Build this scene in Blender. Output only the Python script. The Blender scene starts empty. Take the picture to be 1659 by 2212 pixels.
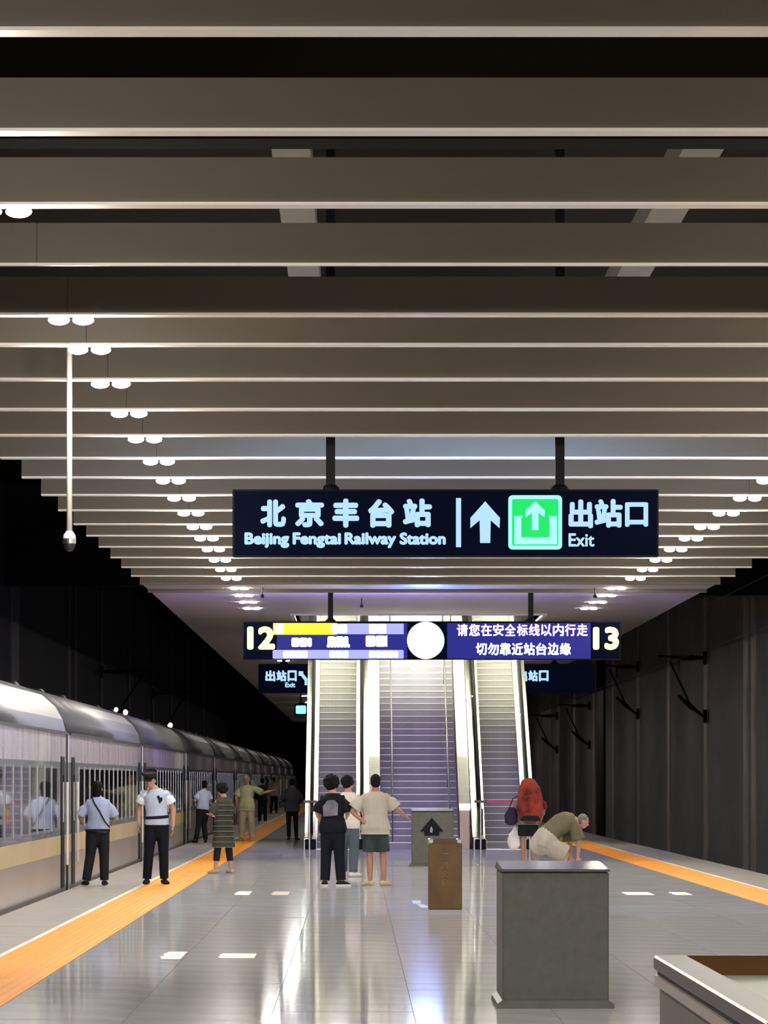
import bpy, math, random
from mathutils import Vector, Matrix
random.seed(4)
F = 10800.0                      # focal length in pixels of the 1659 x 2212 frame
VX, VY, EYE = 768.0, 1682.0, 1.65
sc = bpy.context.scene
C = sc.collection
# ---------------------------------------------------------------- camera
cd = bpy.data.cameras.new('camera'); cam = bpy.data.objects.new('camera', cd); C.objects.link(cam)
cam.location = (0, 0, EYE); cam.rotation_euler = (math.pi/2, 0, 0)
cd.sensor_fit = 'VERTICAL'; cd.sensor_height = 36.0; cd.lens = F/2212*36
cd.shift_x = (829.5-VX)/2212; cd.shift_y = (VY-1106)/2212
cd.clip_start = .5; cd.clip_end = 2000
sc.camera = cam
# ---------------------------------------------------------------- world and exposure
w = bpy.data.worlds.new('world'); sc.world = w; w.use_nodes = True
w.node_tree.nodes['Background'].inputs[0].default_value = (.05, .06, .10, 1)
w.node_tree.nodes['Background'].inputs[1].default_value = .05
sc.view_settings.view_transform = 'Standard'; sc.view_settings.look = 'None'
sc.view_settings.gamma = 1; sc.view_settings.use_curve_mapping = False
sc.view_settings.exposure = 0.0
LAMP = 900.0                     # platform downlights
SHAFT = 200.0                     # light panels over the stairs
SIGN = 5.0                       # backlit lettering
# ---------------------------------------------------------------- helpers
def P(px, py, Y): return Vector(((px-VX)*Y/F, Y, EYE+(VY-py)*Y/F))
def PX(px, Y): return (px-VX)*Y/F
def PZ(py, Y): return EYE+(VY-py)*Y/F

def mat(name, col, rough=.5, metal=0., emit=None, strength=1., noise=0., nscale=(3,3,3), bump=0., bscale=(8,8,8), spec=.5, alpha=1., trans=0., col2=None, coat=0.):
    m = bpy.data.materials.new(name); m.use_nodes = True
    nt = m.node_tree; b = nt.nodes['Principled BSDF']
    b.inputs['Base Color'].default_value = (*col, 1); b.inputs['Roughness'].default_value = rough
    b.inputs['Metallic'].default_value = metal; b.inputs['Specular IOR Level'].default_value = spec
    b.inputs['Coat Weight'].default_value = coat
    b.inputs['Transmission Weight'].default_value = trans
    if emit:
        b.inputs['Emission Color'].default_value = (*emit, 1); b.inputs['Emission Strength'].default_value = strength
    if noise or bump:
        tc = nt.nodes.new('ShaderNodeTexCoord')
    if noise:
        mp = nt.nodes.new('ShaderNodeMapping'); mp.inputs['Scale'].default_value = nscale
        n = nt.nodes.new('ShaderNodeTexNoise'); n.inputs['Scale'].default_value = 1; n.inputs['Detail'].default_value = 5
        r = nt.nodes.new('ShaderNodeValToRGB'); r.color_ramp.elements[0].position = .3; r.color_ramp.elements[1].position = .7
        c2 = col2 or tuple(min(1, c*(1+noise)) for c in col)
        r.color_ramp.elements[0].color = (*[c*(1-noise) for c in col], 1); r.color_ramp.elements[1].color = (*c2, 1)
        nt.links.new(tc.outputs['Object'], mp.inputs[0]); nt.links.new(mp.outputs[0], n.inputs['Vector'])
        nt.links.new(n.outputs['Fac'], r.inputs[0]); nt.links.new(r.outputs[0], b.inputs['Base Color'])
    if bump:
        mp = nt.nodes.new('ShaderNodeMapping'); mp.inputs['Scale'].default_value = bscale
        n = nt.nodes.new('ShaderNodeTexNoise'); n.inputs['Scale'].default_value = 1; n.inputs['Detail'].default_value = 3
        bp = nt.nodes.new('ShaderNodeBump'); bp.inputs['Strength'].default_value = 1; bp.inputs['Distance'].default_value = bump
        nt.links.new(tc.outputs['Object'], mp.inputs[0]); nt.links.new(mp.outputs[0], n.inputs['Vector'])
        nt.links.new(n.outputs['Fac'], bp.inputs['Height']); nt.links.new(bp.outputs[0], b.inputs['Normal'])
    return m

M = {}
M['granite'] = mat('polished_granite', (.38,.38,.40), .065, noise=.12, nscale=(1.5,1.5,1.5), bump=.0006, bscale=(2.2,.5,1), spec=.6)
def polish(m, diff, rough, fac, tint):
    nt = m.node_tree; b = nt.nodes['Principled BSDF']; out = nt.nodes['Material Output']
    d = nt.nodes.new('ShaderNodeBsdfDiffuse'); g = nt.nodes.new('ShaderNodeBsdfGlossy'); x = nt.nodes.new('ShaderNodeMixShader')
    g.inputs['Roughness'].default_value = rough; g.inputs['Color'].default_value = (*tint, 1); x.inputs[0].default_value = fac
    src = b.inputs['Base Color'].links[0].from_socket; nt.links.new(src, d.inputs['Color'])
    if b.inputs['Normal'].links: nt.links.new(b.inputs['Normal'].links[0].from_socket, g.inputs['Normal'])
    nt.links.new(d.outputs[0], x.inputs[1]); nt.links.new(g.outputs[0], x.inputs[2]); nt.links.new(x.outputs[0], out.inputs['Surface'])
polish(M['granite'], None, .062, .50, (1,1,1))
M['granite_edge'] = mat('edge_granite', (.36,.34,.31), .3, noise=.12, nscale=(2,1,1), bump=.002, bscale=(3,.8,1))
M['joint'] = mat('joint_grout', (.10,.10,.10), .8, noise=.2)
M['tactile'] = mat('tactile_yellow', (.86,.32,.012), .6, spec=.15, noise=.12, nscale=(3,1,1))
M['white_line'] = mat('painted_line', (.75,.68,.55), .4, noise=.15, nscale=(4,.6,1))
M['baffle'] = mat('baffle_paint', (.160,.136,.100), .55, noise=.06, nscale=(.6,1,3), bump=.0006, bscale=(40,40,40))
M['trim'] = mat('baffle_trim_white', (.92,.90,.86), .35, noise=.03)
M['soffit'] = mat('soffit_paint', (.55,.52,.54), .5, noise=.05, nscale=(.5,.2,1))
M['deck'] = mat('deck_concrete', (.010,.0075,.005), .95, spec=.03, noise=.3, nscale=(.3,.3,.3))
M['beam'] = mat('beam_paint', (.17,.155,.145), .7, noise=.1)
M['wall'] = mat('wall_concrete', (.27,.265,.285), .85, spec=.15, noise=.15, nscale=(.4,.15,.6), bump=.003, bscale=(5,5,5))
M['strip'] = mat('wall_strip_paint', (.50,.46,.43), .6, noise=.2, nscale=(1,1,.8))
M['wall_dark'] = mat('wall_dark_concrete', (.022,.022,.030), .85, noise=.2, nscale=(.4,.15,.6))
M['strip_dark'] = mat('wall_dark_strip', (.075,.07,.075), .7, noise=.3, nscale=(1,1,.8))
M['ballast'] = mat('ballast_stone', (.09,.085,.08), .95, noise=.5, nscale=(9,9,9), bump=.03, bscale=(12,12,12))
M['rail_steel'] = mat('rail_steel', (.35,.33,.32), .3, 1., noise=.1)
M['black'] = mat('black_paint', (.008,.008,.010), .5, noise=.2, spec=.1)
M['rubber'] = mat('black_rubber', (.010,.010,.011), .8, spec=.08, noise=.2)
M['dark_metal'] = mat('dark_metal', (.04,.04,.05), .4, .6, noise=.2)
M['steel'] = mat('brushed_steel', (.62,.62,.58), .28, 1., noise=.08, nscale=(2,2,20))
M['bright_steel'] = mat('bright_steel_skirt', (.46,.46,.39), .30, .55, noise=.06, nscale=(1,3,3))
M['step'] = mat('escalator_step_metal', (.24,.23,.21), .5, .1, noise=.12, nscale=(30,2,2))
M['nosing'] = mat('step_nosing', (.62,.61,.55), .4, .2, noise=.05)
M['stair'] = mat('stair_granite', (.20,.19,.23), .45, noise=.12, nscale=(3,3,3))
M['cream'] = mat('parapet_stone', (.52,.42,.25), .35, noise=.15, nscale=(2,.8,.8))
M['glass'] = mat('glass', (.55,.65,.60), .05, trans=.85, noise=.02)
M['white_paint'] = mat('white_paint', (.75,.73,.68), .4, noise=.05)
M['grey_box'] = mat('grey_stone_cladding', (.088,.088,.076), .55, noise=.12, nscale=(12,12,12), bump=.0008, bscale=(60,60,60))
M['grey_top'] = mat('grey_polished_top', (.10,.10,.11), .13, .1, noise=.06)
M['brown'] = mat('brown_bin_metal', (.105,.052,.014), .42, .3, noise=.25, nscale=(6,6,2))
M['brown_dark'] = mat('brown_bin_top', (.06,.03,.012), .4, noise=.2)
M['orange_mark'] = mat('bin_relief', (.18,.085,.025), .4, noise=.1)
M['wood'] = mat('oiled_wood', (.16,.075,.015), .45, noise=.25, nscale=(1.5,14,14))
M['bench_rail'] = mat('bench_rail_stone', (.062,.052,.060), .45, .0, noise=.1, nscale=(3,3,3))
M['bench_side'] = mat('bench_side_stone', (.10,.094,.085), .5, noise=.15, nscale=(3,1,3))
M['bench_panel'] = mat('bench_panel_pale', (.15,.165,.135), .5, noise=.08)
M['pale'] = mat('pale_edge', (.30,.265,.25), .35, noise=.1)
M['car_side'] = mat('coach_side_paint', (.36,.38,.46), .22, .4, noise=.2, nscale=(1,1.6,.05), bump=.05, bscale=(1,1.6,.06), coat=.4)
M['car_upper'] = mat('coach_upper_paint', (.72,.68,.82), .26, .25, noise=.25, nscale=(1,1.6,.05), bump=.05, bscale=(1,1.6,.05), coat=.4)
M['car_lower'] = mat('coach_lower_paint', (.36,.33,.31), .28, .3, noise=.12, nscale=(1,.25,1.2), bump=.008, bscale=(1,.7,.2))
M['car_stripe'] = mat('coach_stripe_cream', (.62,.50,.28), .28, .1, noise=.1, nscale=(1,.3,1), bump=.008, bscale=(1,.7,.2))
M['car_roof'] = mat('coach_roof_paint', (.085,.085,.105), .46, .0, noise=.08, nscale=(1,.3,1), bump=.01, bscale=(2,.8,2))
M['car_window'] = mat('coach_window_glass', (.035,.045,.07), .06, .3, noise=.1, bump=.012, bscale=(1,1.3,.12), coat=1)
M['car_frame'] = mat('coach_window_frame', (.50,.52,.56), .22, .7, noise=.05)
def em(name, col, s, base=(.02,.02,.02)): return mat(name, base, .5, emit=col, strength=s, spec=.08)
M['lamp'] = em('downlight_lens', (1,.93,.82), LAMP)
M['glint_glow'] = em('roof_glint_glow', (1,.97,.92), 12)  # glow standing in for reflections on the coach roofs
M['panel_light'] = em('shaft_light_panel', (1,.98,.80), SHAFT)
M['fill_band'] = em('stair_fill_glow', (.95,1,.70), 60)  # glow of the fill band added in the stair shaft
M['sign_white'] = em('sign_white_letters', (.42,.68,1), 1.15)
M['rear_letter_fill'] = em('sign_rear_fill_glow', (.40,.58,1), 80)  # unseen rear letters, boosted to throw blue fill on the baffles
M['sign_bg'] = mat('sign_blue_black_face', (.002,.003,.008), 1., emit=(.02,.035,.14), strength=.05, spec=0., noise=.1)
M['sign_green'] = em('sign_green_field', (.0,.75,.13), 1.1)
M['sign_cyan'] = em('sign_pale_cyan', (.25,1,.85), 1.7)
M['led_bg'] = em('screen_blue_field', (.03,.04,.45), .55, (.01,.01,.03))
M['led_bar'] = em('screen_lilac_bar', (.40,.42,1), 1.2)
M['led_text'] = em('screen_white_text', (.85,.80,1), 9)
M['led_pink'] = em('screen_pink_text', (1,.62,.85), 3.2)
M['led_yellow'] = em('screen_yellow_bar', (1,.62,.02), 2.2)
M['num_yellow'] = em('yellow_numerals', (1,.92,.22), 3.6)
M['clock'] = em('clock_face_glow', (.24,.36,1), 70)
M['rear_screen_fill'] = em('rear_screen_fill_glow', (.36,.28,1), 45)  # unseen rear screens, boosted as purple fill for the soffit
M['rear_clock'] = em('rear_clock_glow', (.5,.5,1), 40)
M['lamp_soffit'] = em('soffit_downlight_lens', (1,.93,.86), 330)
M['red_belt'] = mat('red_belt', (.55,.05,.09), .6, noise=.1)
M['brown_clamp'] = mat('brown_clamp', (.10,.07,.05), .5, noise=.1)
M['skin'] = mat('skin', (.46,.25,.17), .5, noise=.08, nscale=(9,9,9))
M['skin_tan'] = mat('skin_tan', (.36,.17,.11), .5, noise=.08, nscale=(9,9,9))
M['hair'] = mat('black_hair', (.005,.0045,.005), .7, spec=.15, noise=.4, nscale=(40,40,40), bump=.004, bscale=(60,60,25))
M['hair_grey'] = mat('greying_hair', (.14,.12,.11), .6, noise=.4, nscale=(30,30,30))
M['eye'] = mat('dark_eye', (.02,.015,.012), .2, noise=.1)
def cloth(name, c, n=.14): return mat(name, c, .85, noise=n, nscale=(5,5,3), bump=.006, bscale=(9,9,5), spec=.25)
for k, c in dict(sky_shirt=(.34,.40,.58), pale_blue_shirt=(.45,.52,.68), white_sleeve=(.75,.77,.85), black_cloth=(.010,.010,.013),
                 navy_cloth=(.003,.004,.010), white_tee=(.62,.56,.52), beige_tee=(.42,.38,.32), jeans=(.075,.095,.12), green_shorts=(.030,.045,.045),
                 print_grey=(.14,.13,.15), yellow_shirt=(.48,.47,.28), tan_trousers=(.45,.38,.26), striped_dress=(.045,.048,.038), dark_jacket=(.06,.06,.07),
                 red_pack=(.20,.028,.020), dark_red=(.12,.010,.012), olive_shirt=(.13,.115,.07), pale_shorts=(.40,.37,.31), grey_shirt=(.22,.19,.17), plastic=(.72,.68,.74),
                 shoe_black=(.012,.012,.013), shoe_white=(.62,.62,.60), shoe_beige=(.45,.38,.25), stripe_pale=(.17,.17,.15), purple_bag=(.03,.02,.05)).items():
    M[k] = cloth(k, c, .75 if k in ('print_grey','red_pack') else .14)

class MB:
    def __init__(s): s.v = []; s.f = []; s.m = []; s.cur = 0
    def add(s, vs, fs):
        o = len(s.v); s.v += [tuple(v) for v in vs]; s.f += [tuple(i+o for i in f) for f in fs]; s.m += [s.cur]*len(fs); return s
    def box(s, x0, x1, y0, y1, z0, z1):
        return s.add([(x0,y0,z0),(x1,y0,z0),(x1,y1,z0),(x0,y1,z0),(x0,y0,z1),(x1,y0,z1),(x1,y1,z1),(x0,y1,z1)],
                     [(0,3,2,1),(4,5,6,7),(0,1,5,4),(1,2,6,5),(2,3,7,6),(3,0,4,7)])
    def cbox(s, x0, x1, y0, y1, z0, z1, c):   # box with chamfered edges
        a = []
        for z, k in ((z0,c),(z0+c,0),(z1-c,0),(z1,c)):
            X0, X1, Y0, Y1 = x0+k, x1-k, y0+k, y1-k
            d = c
            a += [(X0+d,Y0,z),(X1-d,Y0,z),(X1,Y0+d,z),(X1,Y1-d,z),(X1-d,Y1,z),(X0+d,Y1,z),(X0,Y1-d,z),(X0,Y0+d,z)]
        fs = [tuple(range(7,-1,-1)), tuple(range(24,32))]
        for r in range(3):
            for i in range(8):
                j = (i+1)%8; fs.append((r*8+i, r*8+j, r*8+8+j, r*8+8+i))
        return s.add(a, fs)
    def prism(s, poly, axis, a, b):           # polygon extruded along an axis
        n = len(poly)
        def pt(p, t): return {'x':(t,p[0],p[1]), 'y':(p[0],t,p[1]), 'z':(p[0],p[1],t)}[axis]
        vs = [pt(p,a) for p in poly]+[pt(p,b) for p in poly]
        fs = [tuple(range(n)), tuple(range(2*n-1, n-1, -1))]+[(i,(i+1)%n+0,(i+1)%n+n,i+n)[::-1] for i in range(n)]
        return s.add(vs, fs)
    def loft(s, pts, rad, side=None, n=12, cap=True, hemi=True):
        pts = [Vector(p) for p in pts]; rad = [r if isinstance(r, (tuple,list)) else (r,r) for r in rad]
        k = len(pts); rings = []
        tang = []
        for i in range(k):
            t = (pts[min(i+1,k-1)]-pts[max(i-1,0)]); tang.append(t.normalized() if t.length > 1e-9 else Vector((0,0,1)))
        P2, R2, T2 = list(pts), list(rad), list(tang)
        if hemi and cap:
            r0 = min(rad[0]); r1 = min(rad[-1])
            P2 = [pts[0]-tang[0]*r0*.9, pts[0]-tang[0]*r0*.6]+P2+[pts[-1]+tang[-1]*r1*.6, pts[-1]+tang[-1]*r1*.9]
            R2 = [tuple(x*.4 for x in rad[0]), tuple(x*.8 for x in rad[0])]+R2+[tuple(x*.8 for x in rad[-1]), tuple(x*.4 for x in rad[-1])]
            T2 = [tang[0]]*2+T2+[tang[-1]]*2
        vs = []; 
        for p, r, t in zip(P2, R2, T2):
            sd = Vector(side) if side is not None else (Vector((1,0,0)) if abs(t.x) < .8 else Vector((0,1,0)))
            sd = (sd-t*sd.dot(t)).normalized(); fr = t.cross(sd)
            for j in range(n):
                a = 2*math.pi*j/n; vs.append(p+sd*math.cos(a)*r[0]+fr*math.sin(a)*r[1])
        fs = []
        for i in range(len(P2)-1):
            for j in range(n):
                q = (j+1)%n; fs.append((i*n+j, i*n+q, (i+1)*n+q, (i+1)*n+j))
        if cap: fs += [tuple(range(n-1,-1,-1)), tuple(range((len(P2)-1)*n, len(P2)*n))]
        return s.add(vs, fs)
    def cyl(s, p0, p1, r, n=12): return s.loft([p0,p1], [r,r], n=n, hemi=False)
    def ell(s, c, r, n=12, rot=None):
        c = Vector(c); vs = []; m = 8
        for i in range(m+1):
            th = math.pi*i/m
            for j in range(n):
                a = 2*math.pi*j/n
                v = Vector((math.sin(th)*math.cos(a)*r[0], math.sin(th)*math.sin(a)*r[1], -math.cos(th)*r[2]))
                if rot is not None: v = rot @ v
                vs.append(c+v)
        fs = [(i*n+j, i*n+(j+1)%n, (i+1)*n+(j+1)%n, (i+1)*n+j) for i in range(m) for j in range(n)]
        return s.add(vs, fs)
    def mesh(s, name, ms):
        me = bpy.data.meshes.new(name); me.from_pydata(s.v, [], s.f)
        ms = ms if isinstance(ms, (list,tuple)) else [ms]
        for m in ms: me.materials.append(M[m] if isinstance(m, str) else m)
        if len(ms) > 1: me.polygons.foreach_set('material_index', s.m)
        me.validate(); me.update(); return me
    def build(s, name, ms, parent=None, loc=(0,0,0), smooth=False):
        me = s.mesh(name, ms)
        if smooth: me.polygons.foreach_set('use_smooth', [True]*len(me.polygons))
        return link(name, me, parent, loc)
def link(name, me, parent=None, loc=(0,0,0)):
    o = bpy.data.objects.new(name, me); C.objects.link(o); o.location = loc
    if parent: o.parent = parent
    return o
def tag(o, label=None, cat=None, group=None, kind=None):
    if label: o['label'] = label
    if cat: o['category'] = cat
    if group: o['group'] = group
    if kind: o['kind'] = kind
    return o
def empty(name, loc, rz=0):
    o = bpy.data.objects.new(name, None); C.objects.link(o); o.location = loc; o.rotation_euler = (0,0,rz); o.empty_display_size = .2
    return o
def struct(name, mb, m, parent=None):
    o = mb.build(name, m, parent); o['kind'] = 'structure'; return o
def copy_tree(o, parent=None):
    c = o.copy(); C.objects.link(c); c.parent = parent
    for ch in list(o.children): copy_tree(ch, c)
    return c
ORD = ['first','second','third','fourth','fifth','sixth','seventh','eighth','ninth','tenth','eleventh','twelfth','thirteenth','fourteenth','fifteenth','sixteenth','seventeenth','eighteenth','nineteenth','twentieth','twenty-first','twenty-second','twenty-third']

def glyphs(items, name, m, parent, y=-.01, bold=.02, depth=.006):
    """items: (text, x0, x1, z0, z1) fitted into its box; one flat lettering mesh facing -Y"""
    mb = MB()
    for body, x0, x1, z0, z1 in items:
        c = bpy.data.curves.new('lettering', 'FONT'); c.body = body; c.resolution_u = 3
        o = bpy.data.objects.new('lettering', c); C.objects.link(o)
        bpy.context.view_layer.update()
        dg = bpy.context.evaluated_depsgraph_get(); me = bpy.data.meshes.new_from_object(o.evaluated_get(dg))
        xs = [v.co.x for v in me.vertices]; ys = [v.co.y for v in me.vertices]
        ax, bx, ay, by = min(xs), max(xs), min(ys), max(ys)
        n = len(me.vertices); r = bold*(z1-z0)*1.1
        base = [(x0+r+(v.co.x-ax)/(bx-ax)*(x1-x0-2*r), y, z0+r+(v.co.y-ay)/(by-ay)*(z1-z0-2*r)) for v in me.vertices]
        fcs = [tuple(p.vertices) for p in me.polygons]
        if r > 0:
            for q in range(8): mb.add([(v[0]+r*math.cos(q*math.pi/4), v[1]+.0002*(q+1), v[2]+r*math.sin(q*math.pi/4)) for v in base], fcs)
        vs = base; mb.add(vs, fcs); back = [(v[0], y+depth, v[2]) for v in vs]
        # rim faces along boundary edges give the letters thickness
        cnt = {}
        for p in me.polygons:
            for e in p.edge_keys: cnt[e] = cnt.get(e, 0)+1
        o0 = len(mb.v)
        mb.v += back
        for (a, b), k in cnt.items():
            if k == 1: mb.f.append((o0-n+a, o0-n+b, o0+b, o0+a)); mb.m.append(0)
        bpy.data.objects.remove(o); bpy.data.curves.remove(c); bpy.data.meshes.remove(me)
    return mb.build(name, m, parent)

# ================================================================= SETTING
XL, XR = -4.27, 7.07            # platform edges
HB = 5.65                       # underside of the canopy baffles
CL, CR = -4.44, 7.51            # canopy ends
floor = struct('floor', MB().box(XL, XR, 12, 420, -1.25, -.008), 'joint')
# stone slabs, one object each near the camera
G = .004
def slab_mesh(wd, dp, m): return MB().box(0, wd-G, 0, dp-G, -.03, 0).mesh('floor_slab', m)
def slabs(x0, x1, n, y0, y1, dp, m, tilt=.0010):
    wd = (x1-x0)/n; me = slab_mesh(wd, dp, m); y = y0
    while y < y1-1e-6:
        for i in range(n):
            o = link('floor_slab', me, floor, (x0+i*wd+G/2, y, random.uniform(-.0004,.0004)))
            o.rotation_euler = (random.uniform(-tilt,tilt)/2, random.uniform(-tilt,tilt)/2, 0)
        y += dp
YS = 33.0; YE = 33.0+22*1.2
slabs(-2.57, 5.37, 8, YS, YE, 1.2, 'granite')
slabs(XL, -3.35, 1, YS, YE, 1.2, 'granite_edge')
slabs(6.15, XR, 1, YS, YE, 1.2, 'granite_edge')
def slab_field(x0, x1, n, y0, y1, dp, m, name='floor_slab_field'):
    mb = MB(); wd = (x1-x0)/n; y = y0
    while y < y1-1e-6:
        for i in range(n):
            a, b = x0+i*wd+G/2, x0+(i+1)*wd-G/2; c, d = y+G/2, min(y+dp, y1)-G/2
            h = [random.uniform(-.0005,.0005) for _ in range(4)]
            mb.add([(a,c,h[0]),(b,c,h[1]),(b,d,h[2]),(a,d,h[3]),(a,c,-.01),(b,c,-.01),(b,d,-.01),(a,d,-.01)],
                   [(0,1,2,3),(0,4,5,1),(1,5,6,2),(2,6,7,3),(3,7,4,0)])
        y += dp
    o = mb.build(name, m, floor); o['kind'] = 'stuff'; return o
slab_field(-2.57, 5.37, 8, YE, 260, 1.2, 'granite')
slab_field(-2.57, 5.37, 4, 12, YS, 1.2, 'granite')
for a, b in ((XL,-3.35),(6.15,XR)):
    slab_field(a, b, 1, YE, 400, 1.2, 'granite_edge'); slab_field(a, b, 1, 12, YS, 1.2, 'granite_edge')
slab_field(-2.57, 5.37, 4, 260, 400, 5, 'granite')
for x0 in (-3.35, 6.07):
    tag(MB().box(x0+.005, x0+.075, 12, 400, -.03, .001).build('edge_line', 'white_line', floor), 'pale painted safety line')
# tactile paving
def tactile_mb(mb, x, y):
    t = .349; mb.box(x, x+t-.004, y, y+t-.004, -.03, 0)
    for k in range(4):
        c = x+.045+k*.086
        mb.add([(c-.018,y+.02,0),(c+.018,y+.02,0),(c+.018,y+t-.024,0),(c-.018,y+t-.024,0),(c-.011,y+.03,.005),(c+.011,y+.03,.005),(c+.011,y+t-.034,.005),(c-.011,y+t-.034,.005)],
               [(4,5,6,7),(0,1,5,4),(1,2,6,5),(2,3,7,6),(3,0,4,7)])
tm = MB(); tactile_mb(tm, 0, 0); tme = tm.mesh('tactile_tile', 'tactile')
for x0, ya, yb in ((-3.27, 36.0, 76.0), (5.37, 64.5, 97.0)):
    n = int((yb-ya)/.35)
    for i in range(n):
        for k in range(2): link('tactile_tile', tme, floor, (x0+k*.35, ya+i*.35, 0))
    mb = MB()
    y = 20.
    while y < 330:
        if not (ya-.3 < y < ya+n*.35-.01):
            for k in range(2): tactile_mb(mb, x0+k*.35, y if y < ya else y)
        y += .35
        if ya-.35 < y < ya+.1: y = ya+n*.35
    o = mb.build('tactile_tile_field', 'tactile', floor); o['kind'] = 'stuff'

# track beds, walls, deck over the tracks
struct('trim_1', MB().box(XR, 11.5, 12, 420, -1.6, -1.3), 'ballast')['label'] = 'ballast bed of the empty track'
struct('trim_2', MB().box(-9.0, XL, 12, 420, -1.6, -1.3), 'ballast')
for x in (8.13, 9.57):
    MB().box(x-.035, x+.035, 12, 420, -1.3, -1.12).build('rail', 'rail_steel', bpy.data.objects['trim_1'])
for x in (-6.7, -5.26):
    MB().box(x-.035, x+.035, 12, 420, -1.3, -1.12).build('rail', 'rail_steel', bpy.data.objects['trim_2'])
wr = struct('wall_right', MB().box(11.5, 11.8, 12, 420, -1.6, 9.2), 'wall')
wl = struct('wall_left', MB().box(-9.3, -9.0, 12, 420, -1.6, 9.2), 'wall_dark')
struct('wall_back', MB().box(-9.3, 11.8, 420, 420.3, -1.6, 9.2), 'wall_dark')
for d, wpx in ((862,12),(845,12),(759,11),(679,9),(613,7),(559,6),(517,8),(475,8),(440,10),(412,40),(370,6),(340,6),(312,6)):
    Y = F*11.5/d; ww = wpx*Y/F*Y/11.5*.55
    MB().box(11.44, 11.5, Y-ww/2, Y+ww/2, -1.6, 9.2).build('wall_strip', 'strip', wr)
MB().box(11.40, 11.5, F*11.5/540, F*11.5/525, -1.6, 9.2).build('wall_recess', 'black', wr)
for d, wpx in ((738,26),(622,9),(608,8),(551,8),(491,6),(440,5),(400,5),(365,5),(330,5)):
    Y = F*9.0/d; ww = wpx*Y/F*Y/9.0*.55
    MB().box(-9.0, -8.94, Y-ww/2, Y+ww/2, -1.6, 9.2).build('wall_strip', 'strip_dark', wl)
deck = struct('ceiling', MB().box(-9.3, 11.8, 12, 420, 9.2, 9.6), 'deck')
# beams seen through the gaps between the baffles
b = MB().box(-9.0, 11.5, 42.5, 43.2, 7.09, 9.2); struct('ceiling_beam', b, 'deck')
for xa, xb, sl in ((-.735, -.395, 0), (2.86, 3.22, 0)):
    struct('ceiling_beam', MB().prism([(xa,7.15),(xb,7.15),(xb,7.42),(xa,7.42)], 'y', 43.2, 104), 'beam')
struct('ceiling_beam', MB().box(CR+.9, 11.5, 128, 129.2, 6.35, 9.2), 'black')
struct('ceiling_beam', MB().box(-9.0, CL-.6, 128, 129.2, 6.6, 9.2), 'black')

# ================================================================= CANOPY BAFFLES
DY = [1617,1399,1240,1109,1002,937,862,797,741,692,650,612,579,549,524,500,477,456,437]
lampL, lampR = -2.46, 5.54
mid = (CL+CR)/2
for k, dy in enumerate(DY):
    Y = 4*F/dy
    t = .08 if k == 3 else .25
    word = ORD[k]
    e = tag(empty('ceiling_baffle', (0, Y, HB)), f'brown-grey canopy baffle with pale lower edge, {word} counted from the nearest in view' if k else 'brown-grey canopy baffle with pale lower edge, nearest and topmost in view', 'ceiling baffle', 'canopy baffles across the platform')
    for a, b2 in ((CL, mid-4.02), (mid-4.016, mid+4.02), (mid+4.024, CR)):
        MB().box(a, b2, 0, t, .02, .33).build('baffle_panel', 'baffle', e)
    MB().box(CL, CR, 0, t, 0, .02).build('lower_edge', 'trim', e)
# two more behind the camera side of the view that keep the canopy going
for Y, wd_ in ((22.3,'closest before the view'), (18.2,'middle one before the view'), (14.1,'right overhead of the photographer')):
    e = tag(empty('ceiling_baffle', (0, Y, HB)), f'brown-grey canopy baffle, {wd_}', 'ceiling baffle', 'canopy baffles overhead before the view')
    MB().box(CL, CR, 0, .25, .02, .33).build('baffle_panel', 'baffle', e); MB().box(CL, CR, 0, .25, 0, .02).build('lower_edge', 'trim', e)
# double downlights under the baffles
def make_lamp(m='lamp'):
    e = empty('ceiling_lamp', (0,0,0))
    for s in (-1, 1):
        MB().loft([(s*.105,0,-.02),(s*.105,0,0)], [.085,.09], n=16, hemi=False).build('lamp_rim', 'white_paint', e)
        MB().ell((s*.105,0,-.035 if m == 'lamp' else -.024), (.092,.092,.042 if m == 'lamp' else .012), 14).build('lamp_lens', m, e, smooth=True)
    return e
proto = make_lamp(); first = True
rows = [(lampL, 'train-side', [0,1,2]+list(range(4,19))), (lampR, 'empty-track-side', [0,1,2]+list(range(4,19)))]
for x, side, ks in rows:
    n = 0
    for k in ks:
        Y = 4*F/DY[k]+.125
        o = proto if first else copy_tree(proto); first = False
        o.location = (x, Y, HB)
        nm = 'nearest' if n == 0 else ORD[n]+' from the nearest'
        tag(o, f'bright double downlight under a baffle, {nm} in the {side} row', 'ceiling lamp', f'double downlights in the {side} row'); n += 1
    for Y, wd_ in ((22.4,'closer to the view'), (18.3,'nearer the photographer')):
        o = copy_tree(proto); o.location = (x, Y, HB); tag(o, f'bright double downlight overhead in the {side} row, {wd_}', 'ceiling lamp', f'double downlights in the {side} row')
# solid soffit beyond the baffles, with the opening over the stairs
OX0, OX1, OY0, OY1 = -1.5, 4.6, 122.7, 139.0
sf = struct('ceiling_soffit', MB().box(CL, CR, 104.2, OY0, HB+.05, HB+.3).box(CL, OX0, OY0, OY1, HB+.05, HB+.3).box(OX1, CR, OY0, OY1, HB+.05, HB+.3).box(CL, CR, OY1, 400, HB+.05, HB+.3), 'soffit')
MB().box(CL, CR, 102.9, 103.15, HB, HB+.33).build('soffit_lip', 'baffle', sf)
MB().box(CL, CR, 106.9, 107.1, HB-.02, HB+.05).build('soffit_joint', 'baffle', sf)
st = MB().box(OX0-.1, OX0, OY0, OY1, HB, 9.2).box(OX1, OX1+.1, OY0, OY1, HB, 9.2).box(OX0, OX1, OY1, OY1+.1, HB+.3, 9.2).box(OX0, OX1, OY0-.1, OY0, HB, 9.2)
struct('wall_shaft', st, 'white_paint')
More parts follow.
